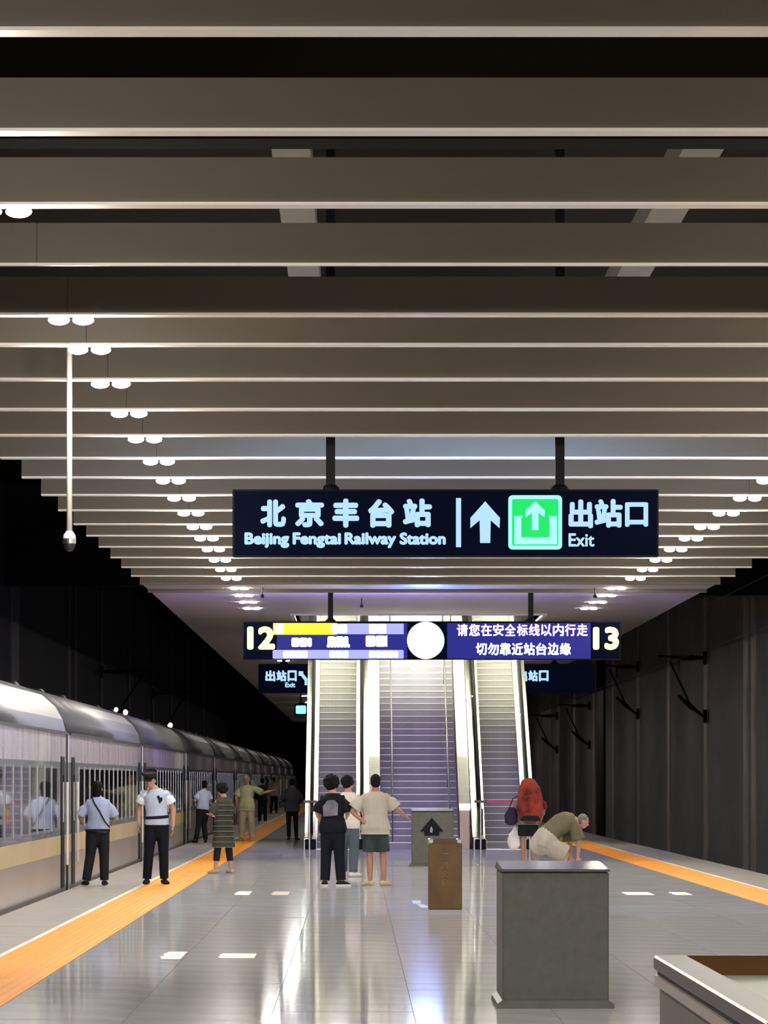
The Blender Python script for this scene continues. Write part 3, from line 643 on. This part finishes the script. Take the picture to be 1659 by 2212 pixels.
# ================================================================= PEOPLE
PENDING = []
def V(*a): return Vector(a)
def remeshed(mb, name, m, parent, vox, smooth=2, disp=0):
    o = mb.build(name, m, parent)
    r = o.modifiers.new('r', 'REMESH'); r.mode = 'VOXEL'; r.voxel_size = vox; r.use_smooth_shade = True
    s = o.modifiers.new('s', 'SMOOTH'); s.factor = .5; s.iterations = smooth
    PENDING.append(o); return o
BASE = dict(pel=(0,0,.90), neck=(0,0,1.44), head=(0,.015,1.60), el_l=(-.25,-.02,1.13), el_r=(.25,-.02,1.13), wr_l=(-.26,.06,.88), wr_r=(.26,.06,.88),
            kn_l=(-.10,.02,.49), kn_r=(.10,.02,.49), an_l=(-.11,0,.085), an_r=(.11,0,.085), toe_l=(-.25,1), toe_r=(.25,1), look=(0,1,0), side=(1,0,0), hipw=.085)
def figure(label, loc, rz, height, pose, outfit, skin='skin', vox=.010, fat=1.0):
    """a figure facing local +Y; joints in metres for a 1.72 m body"""
    J = dict(BASE); J.update(pose); k = height/1.72
    root = tag(empty('person', loc, rz), label, 'person')
    S = lambda p: Vector(p)*k
    pel, neck, head = S(J['pel']), S(J['neck']), S(J['head']); side = Vector(J['side']).normalized()
    sp = lambda t: pel.lerp(neck, t)+Vector(J.get('bow', (0,0,0)))*k*4*t*(1-t)
    fat_ = fat*k
    def torso(extra=0., t0=-.14, t1=1.02, waist=.125):
        ts = [t for t in (-.14,.0,.15,.35,.60,.80,.86,.92,.97,1.02) if t0-.01 <= t <= t1+.01]
        R = {-.14:(.15,.10),.0:(.165,.115),.15:(.158,.112),.35:(waist+.015,.10),.60:(.155,.112),.80:(.170,.108),.86:(.165,.098),.92:(.138,.082),.97:(.098,.070),1.02:(.068,.058)}
        return [sp(t) for t in ts], [((R[t][0]*fat+extra)*k, (R[t][1]*fat+extra)*k) for t in ts]
    dn = Vector((pel-neck)).normalized()*.022*k
    sh = {'l': S(J['sh_l']) if 'sh_l' in J else sp(.90)-side*.160*k, 'r': S(J['sh_r']) if 'sh_r' in J else sp(.90)+side*.160*k}
    hip = {'l': pel-side*J['hipw']*k-V(0,0,.03*k), 'r': pel+side*J['hipw']*k-V(0,0,.03*k)}
    el = {s: S(J['el_'+s]) for s in 'lr'}; wr = {s: S(J['wr_'+s]) for s in 'lr'}; kn = {s: S(J['kn_'+s]) for s in 'lr'}; an = {s: S(J['an_'+s]) for s in 'lr'}
    toe = {s: Vector((J['toe_'+s][0], J['toe_'+s][1], 0)).normalized() for s in 'lr'}
    look = Vector(J['look']).normalized(); hs = look.cross(V(0,0,1)); hs = hs.normalized() if hs.length > .1 else side; up = hs.cross(look)
    rot = Matrix((hs, look, up)).transposed()
    H = lambda x, y, z: head+(rot @ Vector((x,y,z)))*k
    b = MB()
    pts, rad = torso(); b.loft(pts, rad, side=side, n=16)
    b.loft([sp(.95), neck, neck.lerp(H(0,-.02,-.06), .8)], [.06*k,.055*k,.055*k], n=10)
    b.ell(H(0,0,.01), (.075*k,.092*k,.105*k), 16, rot); b.ell(H(0,.03,-.055), (.052*k,.060*k,.060*k), 12, rot)
    b.ell(H(0,.10,-.015), (.013*k,.022*k,.024*k), 8, rot)
    b.ell(H(0,.085,-.055), (.026*k,.012*k,.011*k), 8, rot); b.ell(H(0,.083,.03), (.055*k,.014*k,.012*k), 8, rot)
    for s in (-1,1): b.ell(H(s*.076,-.01,-.01), (.012*k,.022*k,.033*k), 8, rot)
    for s in 'lr':
        b.loft([sh[s]+dn, sh[s].lerp(el[s],.35), el[s]], [.044*k,.046*fat_,.038*k], n=10)
        b.loft([el[s], el[s].lerp(wr[s],.3), wr[s]], [.038*k,.041*k,.026*k], n=10)
        d = Vector(J.get('hd_'+s, wr[s]-el[s])).normalized(); ps = Vector(J.get('hs_'+s, (0,1,0))); ps = (ps-d*ps.dot(d)).normalized(); n = d.cross(ps)*(1 if s == 'l' else -1)
        b.loft([wr[s], wr[s]+d*.045*k, wr[s]+d*.085*k], [(.026*k,.018*k),(.040*k,.016*k),(.040*k,.013*k)], side=ps, n=10)
        for i, ln in enumerate((.070,.080,.074,.056)):
            f0 = wr[s]+d*.08*k+ps*(.032-.0215*i)*k; dd = (d+ps*(.14-.09*i)).normalized(); f1 = f0+dd*ln*.5*k; f2 = f1+(dd+n*.55).normalized()*ln*.5*k
            b.loft([f0,f1,f2], [.0092*k,.0085*k,.0072*k], n=8)
        t0 = wr[s]+d*.025*k+ps*.028*k; t1 = t0+(d*.6+ps*.75+n*.2).normalized()*.035*k; t2 = t1+(d*.9+ps*.35+n*.3).normalized()*.032*k
        b.loft([t0,t1,t2], [.012*k,.0105*k,.009*k], n=8)
        b.loft([hip[s], hip[s].lerp(kn[s],.4), kn[s]], [.082*fat_,.074*fat_,.052*k], n=12)
        b.loft([kn[s], kn[s].lerp(an[s],.32), an[s]], [.050*k,.055*k,.034*k], n=12)
        b.loft([an[s]-toe[s]*.045*k-V(0,0,.035*k), an[s]+toe[s]*.05*k-V(0,0,.035*k), an[s]+toe[s]*.14*k-V(0,0,.052*k)], [(.035*k,.032*k),(.042*k,.034*k),(.040*k,.020*k)], n=10)
    remeshed(b, 'body', skin, root, vox*.85, 1)
    for kind, m, o in outfit:
        c = MB(); vx = o.get('vox', vox)
        if kind == 'shirt':
            ex = o.get('ex', .018); t0 = o.get('t0', -.14)
            pts, rad = torso(ex, max(t0,-.14), 1.02)
            if t0 < 0: rad = [((r[0]+.024*k, r[1]+.018*k) if i < 2 else (r[0]+.010*k, r[1]+.006*k) if i == 2 else r) for i, r in enumerate(rad)]
            if t0 < -.14:
                lo = pel+(pel-neck)*(-t0-.14)+(pel-neck)*.14 if False else pel+(pel-neck).normalized()*(-t0)*.54*k
                pts = [lo]+pts; rad = [((.165*fat+ex+.034)*k, (.118*fat+ex+.028)*k)]+rad
            c.loft(pts, rad, side=side, n=18, hemi=False)
            c.loft([sp(.96), neck+(neck-pel).normalized()*.01*k], [.075*k,.066*k], n=12, hemi=False)
            for s in 'lr':
                ln = o.get('sleeve', .75); r0 = .066*fat; e2 = o.get('slx', .012)
                if ln <= 1: c.loft([sp(.84), sh[s]+dn, sh[s].lerp(el[s], ln*.5), sh[s].lerp(el[s], ln)], [(.06)*k, (.054+e2*.6)*k, (r0-.004+e2)*k, (r0-.002+e2*1.4)*k], n=12, hemi=False)
                else:
                    c.loft([sp(.84), sh[s]+dn, sh[s].lerp(el[s], .5), el[s]], [.06*k,(.054+e2*.6)*k,(r0-.008+e2)*k,(.048+e2)*k], n=12)
                    c.loft([el[s], el[s].lerp(wr[s], .5), el[s].lerp(wr[s], min(1, ln-1))], [(.048+e2)*k,(.046+e2)*k,(.036+e2)*k], n=12, hemi=False)
            remeshed(c, o.get('name', 'shirt'), m, root, vx)
        elif kind == 'trousers':
            ln = o.get('len', 1.99); ex = o.get('ex', .014); pts, rad = torso(o.get('tex', min(ex,.012)), -.14, o.get('t1', .15))
            c.loft([pts[0]-V(0,0,.05*k)]+pts, [(.13*k,.10*k)]+rad, side=side, n=16, hemi=True)
            for s in 'lr':
                a = hip[s]+V(0,0,.03*k)
                if ln <= 1: c.loft([a, hip[s].lerp(kn[s],.3), hip[s].lerp(kn[s],ln)], [(.088*fat+ex)*k,(.082*fat+ex)*k,(.066*fat+ex*1.8)*k], n=14, hemi=False)
                else:
                    c.loft([a, hip[s].lerp(kn[s],.4), kn[s]], [(.086*fat+ex)*k,(.078*fat+ex)*k,(.060+ex)*k], n=14)
                    q = min(1., ln-1); c.loft([kn[s], kn[s].lerp(an[s],q*.5), kn[s].lerp(an[s],q)], [(.060+ex)*k,(.056+ex)*k,(.050+ex)*k], n=14, hemi=False)
            if 'tex' in o: c.ell(pel+(pel-neck).normalized()*.06*k-V(0,0,.02*k), (.205*k,.19*k,.19*k), 16)
            remeshed(c, o.get('name', 'trousers'), m, root, vx)
        elif kind == 'dress':
            z1 = o['z']*k; pts, rad = torso(.03, 0, 1.02); x0 = pel.copy(); x0.z = z1
            pts = [x0, pel.lerp(x0,.5)]+pts; rad = [(.235*k,.20*k),(.215*k,.17*k)]+rad
            c.loft(pts, rad, side=side, n=20, hemi=False)
            for s in 'lr': c.loft([sp(.84), sh[s]+dn, sh[s].lerp(el[s],.5), sh[s].lerp(el[s],1.0)], [.06*k,.062*k,.085*k,.085*k], n=12, hemi=False)
            remeshed(c, 'dress', m, root, vx)
        elif kind == 'stripes':       # pale bands around the dress
            for z in (1.30,1.20,1.10,1.0,.9,.8,.7,.6,.5):
                p = pel.lerp(neck, (z-.9)/.54) if z > .9 else V(pel.x, pel.y, z*k); p = V(p.x, p.y, z*k)
                w2 = .205 if z > .9 else .24-.02*(z-.4)
                c.loft([p-V(0,0,.006), p+V(0,0,.006)], [((w2)*k*.98,(w2-.035)*k*.98)]*2, side=side, n=24, hemi=False)
            c.build('stripe_band', m, root)
        elif kind == 'belt':
            t = o.get('t', .17); p = sp(t); ax = (neck-pel).normalized(); a, b2 = o.get('r', (.185,.14)); hh = .022*k
            c.loft([p-ax*hh, p+ax*hh], [(a*k,b2*k)]*2, side=side, n=24, hemi=False); c.build('belt', m, root)
        elif kind == 'shoes':
            for s in 'lr':
                a = an[s]; c.loft([a-toe[s]*.055*k-V(0,0,.040*k), a+toe[s]*.03*k-V(0,0,.036*k), a+toe[s]*.10*k-V(0,0,.048*k), a+toe[s]*.165*k-V(0,0,.058*k)], [(.040*k,.040*k),(.047*k,.044*k),(.049*k,.032*k),(.040*k,.022*k)], side=toe[s].cross(V(0,0,1)), n=12)
            remeshed(c, 'shoes', m, root, min(vx,.011))
            if o.get('sole'):
                d = MB()
                for s in 'lr':
                    a = an[s]; a0 = V(a.x, a.y, a.z-.085*k); sd = toe[s].cross(V(0,0,1)); poly = []
                    for u, ww in ((-.09,.03),(-.10,0),(-.09,-.03),(0,-.052),(.09,-.054),(.17,-.045),(.205,0),(.17,.045),(.09,.054),(0,.052)):
                        poly.append(a0+toe[s]*u*k+sd*ww*k)
                    n0 = len(poly); d.add([p for p in poly]+[p+V(0,0,.026*k) for p in poly], [tuple(range(n0)), tuple(range(2*n0-1,n0-1,-1))]+[(i,(i+1)%n0,(i+1)%n0+n0,i+n0) for i in range(n0)])
                d.build('shoe_soles', o['sole'], root)
        elif kind == 'hair':
            v = o.get('vol', 1.0)
            c.ell(H(0,-.022,.035), (.084*v*k,.092*v*k,.092*v*k), 16, rot); c.ell(H(0,-.045,-.02), (.078*v*k,.066*v*k,.075*v*k), 14, rot)
            rr = random.Random(len(label))
            if o.get('curly'):
                for i in range(70):
                    a = rr.uniform(0,6.28); z = rr.uniform(-.6,1); q = math.sqrt(max(0,1-z*z)); p = H(.085*v*q*math.cos(a), -.028+.085*v*q*math.sin(a)-.008, .03+.085*v*z)
                    if (rot.inverted() @ (p-head)).y < .06*k or z > .4: c.ell(p, (.026*k*v,)*3, 8)
            if o.get('long'): c.ell(H(0,-.05,-.08), (.078*k,.05*k,.08*k), 12, rot)
            remeshed(c, 'hair', m, root, .009, 1)
        elif kind == 'cap':
            c.loft([H(0,-.005,.045), H(0,-.005,.085)], [(.088*k,.098*k),(.092*k,.10*k)], side=hs, n=20, hemi=False)
            c.loft([H(0,.0,.085), H(0,.015,.12), H(0,.015,.125)], [(.092*k,.10*k),(.118*k,.122*k),(.10*k,.10*k)], side=hs, n=20, hemi=False)
            c.loft([H(0,.075,.052), H(0,.155,.030)], [(.07*k,.008*k),(.05*k,.006*k)], side=hs, n=14, hemi=False)
            c.build('cap', m, root, smooth=False)
        elif kind == 'eyes':
            for s in (-1,1): c.ell(H(s*.030,.086,.012), (.013*k,.006*k,.007*k), 8, rot)
            c.build('eyes', m, root)
        elif kind == 'patch':         # flat print or device on the clothing
            y = o['y']; c.prism([(p[0]*k, p[1]*k) for p in o['poly']], 'y', y*k, (y+o.get('d',.012))*k); c.build(o['name'], m, root)
        elif kind == 'tube':
            c.loft([Vector(p)*k for p in o['pts']], [(o['r']*k, o.get('r2', o['r'])*k)]*len(o['pts']), side=o.get('side'), n=8); c.build(o['name'], m, root, smooth=True)
    return root

def at(px, py):      # ground point under a pixel
    Y = F*EYE/(py-VY); return (PX(px, Y), Y, 0)

# A: officer at the coach door, seen from behind
figure('person in pale blue shirt and black trousers, back turned, at the open coach door', at(211,1913), .12, 1.61,
       dict(el_l=(-.29,.03,1.14), el_r=(.29,.02,1.13), wr_l=(-.24,.24,1.04), wr_r=(.27,.24,1.06), kn_l=(-.12,.02,.49), kn_r=(.11,.02,.49), an_l=(-.19,-.02,.085), an_r=(.11,0,.085), look=(.35,1,-.1), head=(0,.02,1.60), bow=(.01,-.02,0)),
       [('trousers','black_cloth',dict(ex=.022,t1=.15)), ('shirt','sky_shirt',dict(sleeve=.95,ex=.026,t0=.0)), ('belt','black_cloth',dict(t=.02,r=(.205,.155))), ('shoes','shoe_black',{}), ('hair','hair',dict(vol=1.08,long=1)),
        ('tube','black_cloth',dict(name='shoulder_strap',pts=[(-.10,-.09,1.45),(-.065,-.150,1.36),(.02,-.172,1.22),(.11,-.172,1.05),(.19,-.13,.96)],r=.012,r2=.006))], vox=.010, fat=1.05)
# B: officer with cap, facing the camera
figure('person in police cap, pale shirt and belt, leaning and facing the camera', at(336,1911), math.pi+.10, 1.78,
       dict(pel=(-.02,0,.90), neck=(.015,.02,1.43), head=(.085,.06,1.565), el_l=(-.27,-.02,1.13), wr_l=(-.255,.05,.88), el_r=(.24,-.10,1.16), wr_r=(.25,-.02,.92), an_l=(-.13,0,.085), an_r=(.13,0,.085), kn_l=(-.12,.02,.49), look=(.30,1,-.25), bow=(-.01,0,0)),
       [('trousers','navy_cloth',dict(ex=.016)), ('shirt','white_sleeve',dict(sleeve=.62,ex=.012,t0=.0,slx=.020)), ('shirt','pale_blue_shirt',dict(name='vest',sleeve=.12,ex=.022,t0=.0,slx=.006)), ('belt','black_cloth',dict(t=.22,r=(.178,.140))),
        ('shoes','shoe_black',{}), ('hair','hair',dict(vol=.98)), ('cap','black_cloth',{}), ('eyes','eye',{}), ('patch','black_cloth',dict(name='radio',y=.125,d=.03,poly=[(-.09,1.26),(-.05,1.22),(-.035,1.27),(-.01,1.33),(-.04,1.345),(-.06,1.31),(-.10,1.31)]))], vox=.010)
# C: man walking by the second coach
figure('person in pale blue shirt stepping beside the second coach', at(438,1821), .35, 1.62,
       dict(pel=(0,0,.90), neck=(.06,.06,1.43), head=(.09,.09,1.575), el_l=(-.22,.0,1.15), el_r=(.24,.06,1.14), wr_l=(-.20,.20,1.02), wr_r=(.20,.28,1.06), kn_l=(-.13,-.04,.49), kn_r=(.06,.06,.49), an_l=(-.24,-.12,.09), an_r=(.10,.05,.085), look=(.5,1,-.2)),
       [('trousers','black_cloth',dict(ex=.016)), ('shirt','pale_blue_shirt',dict(sleeve=.8,ex=.02,t0=.0)), ('shoes','shoe_black',{}), ('hair','hair',dict(vol=1.05))], vox=.014)
# D: woman in striped dress
figure('person in a loose dark striped dress on the tactile strip', at(483,1887), .75, 1.58,
       dict(el_l=(-.24,.06,1.14), el_r=(.24,.06,1.14), wr_l=(-.10,.28,1.12), wr_r=(.14,.28,1.10), kn_l=(-.13,.02,.49), kn_r=(.13,.0,.49), an_l=(-.17,.04,.085), an_r=(.17,-.02,.085), look=(.3,1,-.35), head=(0,.05,1.585)),
       [('dress','striped_dress',dict(z=.50)), ('stripes','stripe_pale',{}), ('trousers','black_cloth',dict(ex=.012,len=1.62)), ('shoes','shoe_beige',{}), ('hair','hair',dict(vol=1.12,curly=1))], vox=.012)
# E: man in yellowish clothes, arm out
figure('person in pale yellow shirt and tan trousers with one arm stretched out', at(533,1817), math.pi-.1, 1.76,
       dict(el_l=(-.42,.02,1.24), wr_l=(-.64,.06,1.30), el_r=(.27,.02,1.16), wr_r=(.25,.14,.96), an_l=(-.14,0,.085), an_r=(.13,.02,.085), kn_l=(-.12,.02,.49), kn_r=(.11,.03,.49), look=(.2,1,-.1), head=(.0,.03,1.60)),
       [('trousers','tan_trousers',dict(ex=.028)), ('shirt','yellow_shirt',dict(sleeve=.95,ex=.035,t0=-.22,slx=.022)), ('shoes','shoe_beige',{}), ('hair','hair_grey',dict(vol=.93)), ('eyes','eye',{})], vox=.014)
# F: person in black raising an arm
figure('person all in black with one arm raised, behind the tan-trousered person', at(567,1779), .1, 1.68,
       dict(el_r=(.20,.10,1.62), wr_r=(.12,.16,1.80), el_l=(-.24,.02,1.16), hd_r=(0,0,1)), [('trousers','black_cloth',{}), ('shirt','black_cloth',dict(sleeve=1.9)), ('shoes','shoe_white',{}), ('hair','hair',{})], vox=.018)
# G: far person in white top
figure('person in pale top and black trousers far along the train', at(592,1757), .1, 1.72,
       dict(el_r=(.28,.10,1.35), wr_r=(.24,.2,1.52), an_l=(-.15,0,.085)), [('trousers','black_cloth',{}), ('shirt','white_tee',dict(sleeve=.9)), ('shoes','shoe_black',{}), ('hair','hair',{})], vox=.022)
# H: dark jacket
figure('person in dark grey jacket and black trousers left of the escalator foot', at(631,1815), -.1, 1.66,
       dict(el_l=(-.28,.04,1.16), el_r=(.25,.04,1.14), wr_l=(-.22,.22,1.06), wr_r=(.15,.24,1.04), an_l=(-.09,0,.085), an_r=(.12,.02,.085), head=(0,.06,1.58), look=(0,1,-.4)),
       [('trousers','black_cloth',dict(ex=.006)), ('shirt','dark_jacket',dict(sleeve=1.9,ex=.035,t0=-.2,name='jacket',slx=.02)), ('shoes','shoe_black',{}), ('hair','hair',dict(vol=1.02))], vox=.015)
# I: black outfit with a print on the back
figure('person with curly hair in black clothes with a grey print on the back', at(719,1914), -.18, 1.70,
       dict(pel=(.0,0,.90), neck=(-.01,.03,1.43), head=(-.02,.07,1.58), el_r=(.22,.08,1.15), wr_r=(.17,.28,1.08), el_l=(-.25,.02,1.13), wr_l=(-.22,.18,1.0), an_l=(-.12,-.02,.085), an_r=(.13,.0,.085), kn_l=(-.11,.02,.49), toe_l=(-.3,1), toe_r=(.75,1), look=(.5,1,-.25)),
       [('trousers','navy_cloth',dict(ex=.026)), ('shirt','navy_cloth',dict(sleeve=.95,ex=.034,t0=-.14,slx=.024)), ('patch','print_grey',dict(name='back_print',y=-.150,d=.010,poly=[(-.12,1.08),(.10,1.10),(.11,1.28),(.05,1.34),(-.06,1.33),(-.13,1.24)])),
        ('shoes','shoe_black',dict(sole='shoe_white')), ('hair','hair',dict(vol=1.22,curly=1))], vox=.010, fat=1.02)
# J: white tee and jeans
figure('person in white shirt and faded jeans standing between two others', at(752,1894), -.25, 1.69,
       dict(el_r=(.24,.08,1.16), wr_r=(.20,.26,1.06), el_l=(-.24,.04,1.14), an_l=(-.09,.0,.085), an_r=(.10,-.04,.085), toe_r=(.7,1), look=(.6,1,-.1), head=(0,.03,1.60)),
       [('trousers','jeans',dict(ex=.026)), ('shirt','white_tee',dict(sleeve=.9,ex=.026,t0=-.14,slx=.018)), ('shoes','shoe_white',{}), ('hair','hair',dict(vol=1.08,curly=1))], vox=.011)
# K: beige tee and shorts
figure('person in beige shirt and dark shorts with hands at the waist', at(811,1914), .05, 1.72,
       dict(el_l=(-.36,-.01,1.15), wr_l=(-.19,-.10,.99), el_r=(.33,.03,1.17), wr_r=(.46,.16,1.08), hd_l=(.8,.05,-.45), hs_l=(0,0,1), an_l=(-.08,0,.085), an_r=(.13,0,.085), kn_l=(-.09,.02,.49), kn_r=(.12,.02,.49), toe_l=(-.7,1), toe_r=(.7,1), look=(-.05,1,0)),
       [('trousers','green_shorts',dict(len=.90,ex=.022,name='shorts')), ('shirt','beige_tee',dict(sleeve=.85,ex=.036,t0=-.20,slx=.030)), ('shoes','shoe_beige',{}), ('hair','hair',dict(vol=.98))], skin='skin_tan', vox=.010, fat=1.06)
# L: person carrying a red pack
lx, ly, _ = at(1141, 1868)
figure('person in grey shirt and black shorts carrying a red backpack at the escalator', (lx, ly, 0), 0, 1.62,
       dict(pel=(0,0,.90), neck=(0,.06,1.42), head=(0,.14,1.52), el_l=(-.28,-.01,1.13), wr_l=(-.26,.03,.90), el_r=(.30,.0,1.13), wr_r=(.27,.10,.92), look=(0,1,-.4), an_l=(-.10,0,.085), an_r=(.10,.06,.085)),
       [('trousers','black_cloth',dict(len=.75,ex=.03,name='shorts')), ('shirt','grey_shirt',dict(sleeve=1.5,ex=.03,t0=-.18)), ('shoes','shoe_white',{}), ('hair','hair',{})], skin='skin_tan', vox=.012, fat=1.08)
e = tag(empty('backpack', (lx+.03, ly-.25, .93)), 'tall bulging red backpack on the back of the person at the escalator', 'backpack')
b = MB(); b.loft([(0,0,.0),(0,-.01,.15),(0,0,.35),(-.02,.02,.52),(-.03,.05,.62)], [(.23,.13),(.255,.16),(.24,.16),(.215,.15),(.16,.12)], side=(1,0,0), n=18)
for i in range(9): b.ell((random.uniform(-.17,.15), random.uniform(-.02,.08), random.uniform(.40,.66)), (.06,.06,.055), 8)
b.loft([(-.02,-.13,.12),(-.01,-.14,.36)], [(.12,.05),(.11,.045)], side=(1,0,0), n=12)
remeshed(b, 'pack_body', 'red_pack', e, .012, 3)
b = MB(); b.loft([(0,0,-.09),(0,0,.02)], [(.19,.12),(.215,.145)], side=(1,0,0), n=16, hemi=False); remeshed(b, 'pack_base', 'black_cloth', e, .014, 2)
for s in (-1,1): MB().loft([(s*.12,.10,.52),(s*.15,.20,.54),(s*.16,.38,.46),(s*.17,.36,.25),(s*.17,.16,.08)], [(.03,.008)]*5, side=(1,0,0), n=8).build('shoulder_strap', 'dark_red', e, smooth=True)
MB().loft([(.20,.05,.30),(.27,.03,.24),(.29,.03,.16)], [.04,.05,.035], n=10).build('side_pocket', 'dark_red', e, smooth=True)
e = tag(empty('hand_bag', (lx-.33, ly-.06, .82)), 'small dark round bag hanging at the arm of the backpack carrier', 'bag')
b = MB(); b.loft([(0,0,.0),(0,0,.13),(.02,0,.24)], [(.12,.07),(.13,.08),(.08,.05)], side=(1,0,0), n=14); remeshed(b, 'bag_body', 'purple_bag', e, .012, 2)
MB().loft([(-.04,0,.24),(.03,0,.44),(.12,.0,.50)], [.010,.010,.010], n=6).build('bag_strap', 'black_cloth', e)
e = tag(empty('plastic_bag', (lx-.25, ly+.02, .36)), 'white crumpled plastic bag held low by the backpack carrier', 'bag')
b = MB(); b.loft([(-.02,0,.0),(-.03,0,.12),(0,0,.26),(.0,0,.36)], [(.11,.07),(.125,.08),(.08,.05),(.03,.02)], side=(1,0,0), n=14)
rr = random.Random(3)
for i in range(14): b.ell((rr.uniform(-.12,.09), rr.uniform(-.06,.06), rr.uniform(0,.24)), (.035,.03,.045), 7)
remeshed(b, 'bag_body', 'plastic', e, .011, 1)
MB().loft([(0,0,.36),(-.005,0,.47)], [.012,.01], n=6).build('bag_handle', 'plastic', e)
# M: bending person behind the near cabinet
figure('person in olive shirt and pale shorts bending forward behind the large cabinet', (PX(1200,80.), 80., 0), -1.30, 1.66,
       dict(pel=(0,-.20,.68), neck=(.02,.30,1.02), head=(.02,.47,1.0), side=(1,0,0), bow=(0,-.02,.07), el_l=(-.16,.30,.66), wr_l=(-.12,.30,.40), el_r=(.20,.34,.68), wr_r=(.16,.34,.42), kn_l=(-.16,.14,.46), kn_r=(.16,.14,.46), an_l=(-.17,-.06,.085), an_r=(.17,-.02,.085), look=(.1,1,-.5)),
       [('trousers','pale_shorts',dict(len=.98,ex=.04,tex=.05,name='shorts')), ('shirt','olive_shirt',dict(sleeve=.95,ex=.04,t0=.05,slx=.03)), ('shoes','shoe_beige',{}), ('hair','hair_grey',dict(vol=.98))], vox=.012, fat=1.25)

bpy.context.view_layer.update()
dg = bpy.context.evaluated_depsgraph_get()
done = [(o, bpy.data.meshes.new_from_object(o.evaluated_get(dg))) for o in PENDING]
for o, me in done:
    o.modifiers.clear(); o.data = me
    me.polygons.foreach_set('use_smooth', [True]*len(me.polygons))
